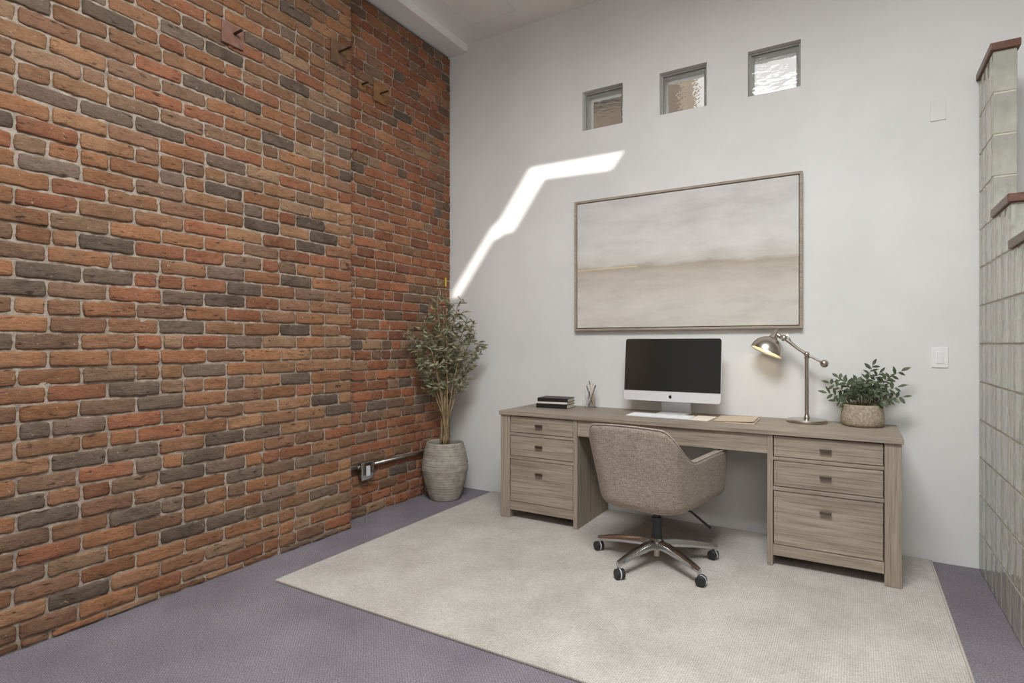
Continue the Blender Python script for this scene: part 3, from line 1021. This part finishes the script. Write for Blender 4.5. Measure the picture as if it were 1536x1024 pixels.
for i, (ex, ez, ed) in enumerate(ends):
    a = 2 * math.pi * i / len(ends) + 0.4
    p0 = Vector((0.038 * math.cos(a) * rs.uniform(.5, 1.1), 0.038 * math.sin(a) * rs.uniform(.5, 1.1), 0.404))
    tip = RT * (ex + 0.03) + FW * (-ed + rs.uniform(-0.03, 0.03)) + Vector((0, 0, ez))
    tip = clampw(tip)
    mid1 = p0.lerp(tip, 0.32) * 1.0
    mid1 = Vector((p0.x + (tip.x - p0.x) * 0.13, p0.y + (tip.y - p0.y) * 0.13, p0.z + (tip.z - p0.z) * 0.34))
    mid2 = Vector((p0.x + (tip.x - p0.x) * 0.45, p0.y + (tip.y - p0.y) * 0.45, p0.z + (tip.z - p0.z) * 0.7))
    ctrl = [p0, mid1, mid2, tip]
    def bez(t_):
        u = 1 - t_
        return ctrl[0] * u ** 3 + ctrl[1] * 3 * u * u * t_ + ctrl[2] * 3 * u * t_ * t_ + ctrl[3] * t_ ** 3
    pts = [bez(q / 12) for q in range(13)]
    pts = [pts[0]] + [p + Vector((rs.uniform(-.004, .004), rs.uniform(-.004, .004), 0)) for p in pts[1:]]
    st = B()
    tube(st, pts, [0.0078 - 0.0052 * q / 12 for q in range(13)], 7)
    # side twigs with leaves
    ntw = 15
    for q in range(ntw):
        t_ = 0.46 + 0.54 * (q + rs.random() * .6) / ntw
        p = bez(min(t_, 1))
        if p.z < 0.78:
            continue
        a = rs.uniform(0, 2 * math.pi)
        dirv = (RT * math.cos(a) + FW * math.sin(a) * .8) * rs.uniform(.6, 1.0) + Vector((0, 0, rs.uniform(0.25, 0.9)))
        dirv.normalize()
        Lw = rs.uniform(0.06, 0.13) * (1.15 - 0.4 * max(0, t_ - .5))
        tipw = clampw(p + dirv * Lw)
        tube(st, [p, p.lerp(tipw, .5) + Vector((0, 0, .006)), tipw], [0.0022, 0.0017, 0.0011], 5)
        nl = rs.randint(6, 9)
        for k in range(nl):
            f_ = 0.25 + 0.75 * (k + .5) / nl
            pp = p.lerp(tipw, f_)
            a2 = rs.uniform(0, 2 * math.pi)
            dv = dirv * rs.uniform(.3, 1.0) + Vector((math.cos(a2), math.sin(a2), rs.uniform(-0.5, 0.5))) * 0.9
            e_ = pp + dv.normalized() * 0.05
            if e_.x + PX < 0.025 or e_.y + PY > -0.012:
                dv = Vector((abs(dv.x), -abs(dv.y), dv.z))
            leaf(lf, pp, dv, Vector((rs.uniform(-1, 1), rs.uniform(-1, 1), rs.uniform(.1, 1))), rs.uniform(0.044, 0.066), rs.uniform(0.012, 0.018), rs.uniform(0, .35))
    obj('stem', st, M_cane, tp, smooth=True)
obj('foliage', lf, M_leaf, tp, smooth=True)

SX, SY = 3.017, -0.145
sp = thing('potted_plant', 'small bushy green plant in a squat speckled stone pot on the desk', 'plant', (SX, SY, DT))
b = B()
lathe(b, [(0.086, 0.0006), (0.096, 0.004), (0.105, 0.018), (0.108, 0.040), (0.105, 0.075), (0.098, 0.112), (0.097, 0.121), (0.092, 0.124), (0.088, 0.120), (0.090, 0.100)], seg=56, cap=False)
b.faces.new([v for v in b.verts[:56]][::-1])
obj('pot', b, M_pot2, sp, smooth=True)
b = B()
lathe(b, [(0.0885, 0.09), (0.0885, 0.107), (0.03, 0.112), (0.001, 0.113)], seg=36)
obj('soil', b, M_soil, sp, smooth=True)
lf = B()
rs = random.Random(21)
tips = [(-0.165, .02, .235), (-0.175, -.02, .18), (-0.12, .03, .27), (-0.09, -.05, .25), (-0.03, .0, .255), (0.02, .05, .26), (0.05, -.03, .345), (0.085, .03, .30), (0.13, 0, .28), (0.185, .01, .315),
        (0.165, -.05, .23), (0.19, -.02, .175), (-0.06, -.08, .19), (0.06, -.09, .2), (0.0, -.06, .23), (-0.13, -.06, .14), (0.12, -.08, .16), (0.02, .08, .22), (-0.04, .07, .24), (0.10, .06, .22)]
for (tx, ty, tz) in tips:
    p0 = Vector((tx * .18, ty * .2, 0.110))
    tip = Vector((tx, min(ty, 0.10), tz))
    c = Vector((tx * .45, ty * .5, 0.11 + (tz - .11) * .75))
    st = B()
    pts = [p0 * (1 - q) ** 2 + c * 2 * q * (1 - q) + tip * q * q for q in [i / 8 for i in range(9)]]
    tube(st, pts, [0.0024 - .0014 * i / 8 for i in range(9)], 6)
    obj('stem', st, M_stem, sp, smooth=True)
    for k in range(9):
        f_ = 0.3 + 0.7 * (k + 1) / 9
        i0 = min(7, int(f_ * 8))
        pp = pts[i0].lerp(pts[i0 + 1], f_ * 8 - i0) if f_ < 1 else pts[8]
        d = (pts[min(i0 + 1, 8)] - pts[max(i0 - 1, 0)]).normalized()
        side = d.cross(Vector((rs.uniform(-.4, .4), -1, rs.uniform(-.4, .6)))).normalized() * (1 if k % 2 else -1)
        dv = d * .55 + side * .9 + Vector((0, rs.uniform(-.3, .1), rs.uniform(-.25, .25)))
        if k == 8:
            dv = d
        leaf(lf, pp, dv, Vector((rs.uniform(-.5, .5), -0.7, 0.8)), rs.uniform(0.034, 0.05), rs.uniform(0.017, 0.024), rs.uniform(0, .3))
obj('foliage', lf, M_leaf2, sp, smooth=True)

# ---------------------------------------------------------------- framed painting
AX0, AX1, AZ0, AZ1 = 1.179, 2.706, 1.314, 2.278
art = thing('framed_painting', 'large pale abstract horizon painting in a thin oak float frame above the desk', 'painting', ((AX0 + AX1) / 2, 0, AZ0))
aw, ah = (AX1 - AX0) / 2, AZ1 - AZ0
b = B()
fw, fd = 0.016, 0.042
box(b, -aw, -aw + fw, -fd, -0.001, 0, ah, 0.001, 1)
box(b, aw - fw, aw, -fd, -0.001, 0, ah, 0.001, 1)
box(b, -aw + fw, aw - fw, -fd, -0.001, 0, fw, 0.001, 1)
box(b, -aw + fw, aw - fw, -fd, -0.001, ah - fw, ah, 0.001, 1)
obj('frame', b, M_frame, art)
obj('backing', box(B(), -aw + fw, aw - fw, -0.008, -0.002, fw, ah - fw), M_shadowgap, art)
t = NT('painted_canvas')
tc = t.n('ShaderNodeTexCoord')
sx = t.n('ShaderNodeSeparateXYZ')
t.l(tc.outputs['Object'], sx.inputs[0])
wob = t.noise(t.coords((1.2, 1, 3.5)), 2.4, 5, 0.6)
def mth(op, a, b_=None):
    nd = t.n('ShaderNodeMath', operation=op)
    for i, v in enumerate((a, b_)):
        if v is None:
            continue
        if hasattr(v, 'is_output'):
            t.l(v, nd.inputs[i])
        else:
            nd.inputs[i].default_value = v
    return nd.outputs[0]
# height relative to the horizon, which rises gently to the right
hz = mth('SUBTRACT', sx.outputs['Z'], mth('MULTIPLY', sx.outputs['X'], -0.012))
hn = mth('ADD', hz, mth('MULTIPLY', mth('SUBTRACT', wob, 0.5), 0.10))
hn = mth('DIVIDE', hn, ah)
base = t.ramp(hn, [(0.0, lin((206, 199, 189))), (0.18, lin((211, 205, 196))), (0.33, lin((201, 193, 182))), (0.42, lin((192, 183, 170))), (0.462, lin((178, 167, 152))),
                   (0.49, lin((204, 198, 189))), (0.58, lin((214, 211, 206))), (0.8, lin((208, 205, 201))), (1.0, lin((205, 202, 198)))])
cl = t.noise(t.coords((1, 1, 3.0)), 3.0, 6, 0.62)
k = t.ramp(cl, [(0.3, (0.84, 0.835, 0.83)), (0.5, (0.98, 0.98, 0.98)), (0.72, (1.08, 1.08, 1.08))])
col = t.mix(1.0, base, k, 'MULTIPLY')
# thin ochre stroke along the left part of the horizon
lz = mth('ABSOLUTE', mth('SUBTRACT', mth('DIVIDE', sx.outputs['Z'], ah), mth('ADD', 0.472, mth('MULTIPLY', sx.outputs['X'], 0.010))))
inx = mth('LESS_THAN', sx.outputs['X'], -0.28)
stroke = mth('MULTIPLY', mth('LESS_THAN', lz, 0.0048), inx)
col = t.mix(mth('MULTIPLY', stroke, 0.8), col, lin4((216, 196, 152)))
# dark soft smudge under it
sm = t.ramp(t.noise(t.coords((0.8, 1, 5)), 2.6, 4), [(0.52, (0, 0, 0)), (0.7, (1, 1, 1))])
band = t.ramp(hn, [(0.30, (0, 0, 0)), (0.40, (1, 1, 1)), (0.45, (0, 0, 0))])
col = t.mix(mth('MULTIPLY', t.mix(1.0, sm, band, 'MULTIPLY'), 0.55), col, lin4((172, 159, 143)))
wv = t.noise(t.coords(), 420, 2)
M_canvas = t.fin(col, 0.85, normal=t.bump(wv, 0.3, 0.001), spec=0.2)
g_ = 0.005
obj('canvas', box(B(), -aw + fw + g_, aw - fw - g_, -0.036, -0.0085, fw + g_, ah - fw - g_, 0.001, 1), M_canvas, art)

# ---------------------------------------------------------------- wall fittings
sw = thing('light_switch', 'white rocker light switch plate on the white wall right of the desk', 'light switch', (3.387, 0, 1.142))
obj('cover_plate', box(B(), -0.0375, 0.0375, -0.006, -0.0005, -0.057, 0.057, 0.002, 2), M_white, sw)
obj('rocker', box(B(), -0.016, 0.016, -0.0095, -0.0061, -0.033, 0.033, 0.0015, 2), M_white, sw)
bp = thing('blank_wall_plate', 'blank white cover plate high on the wall beside the glass block partition', 'wall plate', (3.379, 0, 2.518))
obj('cover_plate', box(B(), -0.035, 0.035, -0.006, -0.0005, -0.056, 0.056, 0.002, 2), M_wall, bp)
sb_ = B()
for z in (-0.042, 0.042):
    lathe(sb_, [(0.003, 0), (0.003, 0.0012), (0.002, 0.0016)], seg=10, mat=Matrix.Translation((0, -0.006, z)) @ Matrix.Rotation(R(90), 4, 'X'))
obj('screws', sb_, M_white, bp)

ob = thing('electrical_box', 'steel electrical outlet box with grey conduit at the base of the recessed brick wall', 'electrical box', (0.0, -1.035, 0.328))
obj('box_body', box(B(), 0.005, 0.045, -0.056, 0.056, -0.060, 0.060, 0.010, 3), M_galv, ob, angle=40)
obj('cover_plate', box(B(), 0.0455, 0.053, -0.060, 0.060, -0.064, 0.064, 0.006, 3), M_chrome, ob, angle=40)
obj('receptacle', box(B(), 0.0535, 0.057, -0.018, 0.018, -0.035, 0.035, 0.002, 2), M_alu, ob)
cb = B()
lathe(cb, [(0.017, 0), (0.017, 0.022), (0.0125, 0.026)], seg=20, mat=Matrix.Translation((0.025, 0.0565, 0.03)) @ Matrix.Rotation(R(-90), 4, 'X'))
lathe(cb, [(0.017, 0), (0.017, 0.020), (0.0125, 0.024)], seg=20, mat=Matrix.Translation((0.025, -0.0565, 0.03)) @ Matrix.Rotation(R(90), 4, 'X'))
obj('connector', cb, M_galv, ob, angle=40)
obj('conduit', tube(B(), [(0.025, 0.084, 0.03), (0.025, 0.735, 0.028), (0.025, 1.015, 0.028)], 0.0115, 16), M_galv, ob, smooth=True)
obj('conduit', tube(B(), [(0.025, -0.225, 0.028), (0.025, -0.082, 0.03)], 0.0115, 16), M_galv, ob, smooth=True)

def anchor(label, x, y0, y1, z0, z1, ry, rz, rl, mat, rise=0.0):
    a = thing('anchor_plate', label, 'anchor plate', (x, (y0 + y1) / 2, (z0 + z1) / 2), 0, 'iron wall anchors on the brickwork')
    yy, zz = (y0 + y1) / 2, (z0 + z1) / 2
    obj('plate', box(B(), 0.004, 0.013, y0 - yy, y1 - yy, z0 - zz, z1 - zz, 0.002, 1), mat, a)
    obj('rod', tube(B(), [(0.0132, ry - yy, rz - zz), (0.0132 + rl, ry - yy + 0.01, rz - zz + rise)], 0.007, 10), M_rod, a)
anchor('reddish iron anchor plate with a short rod, furthest left high on the brick wall', NX, -2.175, -2.05, 2.80, 2.915, -2.105, 2.866, 0.05, M_rust_red, 0.012)
anchor('large brown iron anchor plate with a long rod at the edge of the projecting brickwork', NX, -1.450, -1.325, 3.005, 3.150, -1.385, 3.085, 0.10, M_rust, 0.012)
anchor('small rusty anchor with a short rod in the recess between the two large plates', 0.0, -1.085, -1.015, 3.0, 3.055, -1.055, 3.036, 0.05, M_rust_tan, 0.01)
anchor('tan iron anchor plate with a rod on the recessed brick wall', 0.0, -0.937, -0.795, 2.975, 3.10, -0.875, 3.04, 0.07, M_rust_tan, 0.008)
yt = obj('yellow_tag', box(B(), 0.004, 0.016, -0.10, -0.088, 1.70, 1.775, 0.002, 1), simple('yellow_plastic', (222, 190, 70), 0.5))
tag(yt, 'tiny yellow tag on the brick wall just above the tall plant', 'tag')

# ---------------------------------------------------------------- office chair
CHX, CHY = 2.04, -0.83
ch = thing('office_chair', 'oatmeal upholstered tub office chair on a chrome five-star base at the desk', 'chair', (CHX, CHY, RZ + 0.0012), R(-8))
# base
b = B()
lathe(b, [(0.024, 0.075), (0.036, 0.085), (0.040, 0.12), (0.030, 0.135)], seg=28)
obj('hub', b, M_chrome, ch, angle=40)
b = B()
lathe(b, [(0.0285, 0.1355), (0.0285, 0.25), (0.020, 0.252), (0.020, 0.2975)], seg=28)
obj('gas_column', b, M_gasgrey, ch, angle=40)
b = B()
lathe(b, [(0.018, 0.035), (0.018, 0.0745)], seg=20)
obj('column_foot', b, M_nickel, ch, angle=40)
for k in range(5):
    a = R(-36 + 72 * k + 8)
    rm = Matrix.Rotation(a, 4, 'Z')
    leg = B()
    secs = [(0.026, 0.022, 0.124, 0.042), (0.10, 0.021, 0.126, 0.040), (0.20, 0.018, 0.115, 0.036), (0.29, 0.0155, 0.098, 0.029), (0.332, 0.0135, 0.089, 0.024), (0.346, 0.008, 0.085, 0.018)]
    rings = []
    for (x, w_, zt_, hh_) in secs:
        ring = []
        for (yy, zz) in ((-w_ * 1.0, zt_ - hh_), (-w_, zt_ - hh_ * .35), (-w_ * .62, zt_), (w_ * .62, zt_), (w_, zt_ - hh_ * .35), (w_ * 1.0, zt_ - hh_)):
            ring.append(leg.verts.new(rm @ Vector((x, yy, zz))))
        rings.append(ring)
    for r0, r1 in zip(rings, rings[1:]):
        for i in range(6):
            j = (i + 1) % 6
            leg.faces.new((r0[i], r0[j], r1[j], r1[i]))
    leg.faces.new(rings[0][::-1])
    leg.faces.new(rings[-1])
    lo = obj('leg', leg, M_chrome, ch, angle=50)
    # caster
    swv = R(35 + 97 * k)
    cm = rm @ Matrix.Translation((0.335, 0, 0)) @ Matrix.Rotation(swv, 4, 'Z')
    st = B()
    lathe(st, [(0.0085, 0.048), (0.0085, 0.0655)], seg=14, mat=cm)
    co = obj('caster', st, M_chrome, ch, angle=40)
    for s in (-1, 1):
        wb = B()
        wm = cm @ Matrix.Translation((0.012, s * 0.0135, 0.0262)) @ Matrix.Rotation(R(90), 4, 'X')
        lathe(wb, [(0.010, -0.0105), (0.022, -0.0105), (0.0255, -0.007), (0.0255, 0.007), (0.022, 0.0105), (0.010, 0.0105)], seg=26, mat=wm)
        obj('wheel', wb, M_rubber, co, angle=40)
    hb = B()
    # hood over the wheels with a pale rim line
    wm = cm @ Matrix.Translation((0.012, 0, 0.0262)) @ Matrix.Rotation(R(90), 4, 'X')
    lathe(hb, [(0.0268, -0.0025), (0.0268, 0.0025), (0.012, 0.0025), (0.012, -0.0025), (0.0268, -0.0025)], seg=26, mat=wm, cap=False)
    obj('rim', hb, M_alu, co, angle=40)
# mechanism and lever
obj('seat_plate', box(B(), -0.09, 0.09, -0.11, 0.12, 0.298, 0.3285, 0.006), M_black, ch)
obj('lever', tube(B(), [(0.085, 0.06, 0.312), (0.16, 0.09, 0.285), (0.255, 0.125, 0.205)], [0.0055, 0.0055, 0.0075], 10), M_black, ch, smooth=True)

# tub shell: swept around a U-shaped plan, profile height varies along the sweep
def shell_pt(s, v, inset=0.0):
    """s in [-1,1]: left arm front -> back -> right arm front; v in [0,1]: bottom -> top"""
    top = top_h(s)
    bot = 0.322
    z = bot + (top - bot) * v
    hv = (z - 0.345) / 0.43
    # plan dimensions grow with height; the back reclines
    fwd = max(0.0, (abs(s) - 0.46) / 0.54)
    hwid = 0.245 + 0.030 * hv + 0.018 * fwd - inset
    back = -0.245 - 0.075 * hv + inset
    front = 0.400
    rc = 0.15 - 0.065 * hv - inset * .6
    s_abs, sg = abs(s), (1 if s >= 0 else -1)
    L1 = hwid - rc
    L2 = rc * math.pi / 2
    L3 = front - (back + rc)
    ltot = L1 + L2 + L3
    # fixed shares so that rows stay aligned
    a1, a2 = 0.24, 0.46
    if s_abs <= a1:
        x, y = L1 * s_abs / a1, back
        nx, ny = 0, -1
    elif s_abs <= a2:
        th_ = (s_abs - a1) / (a2 - a1) * math.pi / 2
        x, y = L1 + rc * math.sin(th_), back + rc - rc * math.cos(th_)
        nx, ny = math.sin(th_), -math.cos(th_)
    else:
        f_ = (s_abs - a2) / (1 - a2)
        x, y = hwid + 0.004 * math.sin(f_ * math.pi), back + rc + L3 * f_
        nx, ny = 1, 0
    # slight belly and rounded lower edge
    rz_ = max(0, (0.06 - v * (top - bot)) / 0.06)
    tuck = 0.042 * (1 - math.sqrt(max(0, 1 - rz_ ** 2)))
    x -= nx * tuck
    y -= ny * tuck
    return Vector((sg * x - 0.022, y, z))
def top_h(s):
    a = abs(s)
    hb, ha = 0.782, 0.585
    if a < 0.24:
        return hb - 0.006 * (a / 0.24) ** 2
    if a < 0.58:
        q = (a - 0.24) / 0.34
        q = q * q * (3 - 2 * q)
        return (hb - 0.006) + (ha + 0.004 - hb + 0.006) * q
    q = (a - 0.58) / 0.42
    return ha + 0.004 + 0.012 * math.sin(q * math.pi * .5) - 0.008 * q ** 3
NS, NV = 72, 30
TH = 0.052
b = B()
grid_o, grid_i = [], []
for i in range(NS + 1):
    s = -1 + 2 * i / NS
    co_ = [shell_pt(s, v / NV) for v in range(NV + 1)]
    ci_ = [shell_pt(s, v / NV, TH) for v in range(NV + 1)]
    # soften rim
    co_[NV] = co_[NV].lerp(ci_[NV], 0.22) + Vector((0, 0, 0.0))
    ci_[NV] = ci_[NV].lerp(co_[NV], 0.22)
    # front ends of the arms tuck in at the foot
    for lst in (co_, ci_):
        for q, p in enumerate(lst):
            if abs(s) > 0.93:
                f_ = (abs(s) - 0.93) / 0.07
                p.y -= 0.018 * f_ * f_ * (1 - q / NV) ** 1.5
    grid_o.append([b.verts.new(p) for p in co_])
    grid_i.append([b.verts.new(p) for p in ci_])
for i in range(NS):
    for v in range(NV):
        b.faces.new((grid_o[i][v], grid_o[i + 1][v], grid_o[i + 1][v + 1], grid_o[i][v + 1]))
        b.faces.new((grid_i[i + 1][v], grid_i[i][v], grid_i[i][v + 1], grid_i[i + 1][v + 1]))
    b.faces.new((grid_o[i][NV], grid_o[i + 1][NV], grid_i[i + 1][NV], grid_i[i][NV]))
    b.faces.new((grid_o[i][0], grid_i[i][0], grid_i[i + 1][0], grid_o[i + 1][0]))
for i in (0, NS):
    for v in range(NV):
        b.faces.new((grid_o[i][v], grid_o[i][v + 1], grid_i[i][v + 1], grid_i[i][v]))
sh = obj('backrest', b, M_linen, ch, smooth=True)
md = sh.modifiers.new('soft', 'BEVEL')
md.width = 0.012
md.segments = 3
md.limit_method = 'ANGLE'
md.angle_limit = R(50)
# piping along the outer top edge
pts = [shell_pt(-1 + 2 * i / 144, 1.0) .lerp(shell_pt(-1 + 2 * i / 144, 1.0, TH), 0.14) + Vector((0, 0, 0.0005)) for i in range(145)]
obj('piping', tube(B(), pts, 0.0042, 8), M_pipe, ch, smooth=True)
# seams down the back
for sgn in (-1, 1):
    pts = [shell_pt(sgn * 0.37, v / 20) for v in range(1, 20)]
    obj('seam', tube(B(), pts, 0.0012, 6), M_pipe, ch, smooth=True)
# seat base and cushion
b = B()
out = []
for i in range(41):
    s = -1 + 2 * i / 40
    out.append(shell_pt(s, 0.02, 0.012))
va = [b.verts.new((p.x, p.y, 0.330)) for p in out]
vb = [b.verts.new((p.x * 1.04, p.y * 1.03, 0.40)) for p in out]
b.faces.new(va)
b.faces.new(vb[::-1])
for i in range(41):
    j = (i + 1) % 41
    b.faces.new((va[i], va[j], vb[j], vb[i]))
obj('seat_base', b, M_linen, ch, angle=40)
b = B()
box(b, -0.215, 0.215, -0.20, 0.385, 0.4015, 0.485, 0.035, 4)
obj('seat', b, M_linen, ch, angle=50)

# ---------------------------------------------------------------- neighbouring building seen through the glass blocks
nb = thing('exterior_building', 'dark brown building outside seen through the left glass block window', 'building', (-1.8, 7.0, 0))
t = NT('brown_stucco')
_v = t.coords()
M_nb = t.fin(t.ramp(t.noise(_v, 0.8, 4), [(0.3, lin((84, 74, 63))), (0.7, lin((104, 93, 81)))]), 0.9)
obj('facade', box(B(), -3.0, 2.10, -0.6, 0.6, 0.0, 9.0, 0.0), M_nb, nb)
obj('cornice', box(B(), -3.05, 2.14, -0.68, 0.65, 9.001, 9.3, 0.0), M_nb, nb)
wbm = B()
for x in (-1.6, 0.2):
    for z in (2.0, 5.8):
        box(wbm, x, x + 0.8, -0.62, -0.601, z, z + 1.4)
obj('window_glass', wbm, M_screen, nb)

# ---------------------------------------------------------------- light
w = bpy.data.worlds.new('World')
sc.world = w
w.use_nodes = True
bg = w.node_tree.nodes['Background']
bg.inputs['Color'].default_value = (1.0, 0.99, 0.97, 1)
bg.inputs['Strength'].default_value = 0.82

def area(name, loc, target, sx_, sy_, power, col=(1, 1, 1)):
    l = bpy.data.lights.new(name, 'AREA')
    l.shape = 'RECTANGLE'
    l.size, l.size_y = sx_, sy_
    l.energy = power
    l.color = col
    o = bpy.data.objects.new(name, l)
    C.objects.link(o)
    o.location = loc
    o.rotation_euler = (Vector(target) - Vector(loc)).to_track_quat('-Z', 'Y').to_euler()
    return o
area('window_daylight', (3.95, FR - 0.03, 2.9), (3.2, 0, 1.2), 2.05, 1.25, 32, (0.945, 0.98, 1.0))
area('skylight_daylight', ((KX0 + KX1) / 2, (KY0 + KY1) / 2, CEIL + 0.10), ((KX0 + KX1) / 2, (KY0 + KY1) / 2, 0), 1.55, 1.5, 195, (0.945, 0.98, 1.0))
sl = bpy.data.lights.new('sun', 'SUN')
sl.energy = 9.0
sl.angle = R(0.45)
sl.color = (1.0, 0.97, 0.92)
so = bpy.data.objects.new('sun', sl)
C.objects.link(so)
so.rotation_euler = Vector((-1, SA, -SB)).to_track_quat('-Z', 'Y').to_euler()
so.location = (8, -4, 4)

# ---------------------------------------------------------------- camera
cd = bpy.data.cameras.new('camera')
cd.sensor_width = 36.0
cd.lens = 858.0 / 1536.0 * 36.0
cd.shift_y = 3.0 / 1536.0
cd.clip_start = 0.05
cam = bpy.data.objects.new('camera', cd)
C.objects.link(cam)
cam.location = (2.97965, -3.9572, 1.22)
cam.rotation_euler = (R(90), 0, R(30.9245))
sc.camera = cam

# ---------------------------------------------------------------- view
sc.view_settings.view_transform = 'Standard'
sc.view_settings.look = 'None'
sc.view_settings.exposure = 0.0
sc.view_settings.gamma = 1.0
sc.view_settings.use_curve_mapping = False
sc.cycles.max_bounces = 10
sc.cycles.diffuse_bounces = 6
sc.cycles.glossy_bounces = 5
sc.cycles.transmission_bounces = 8
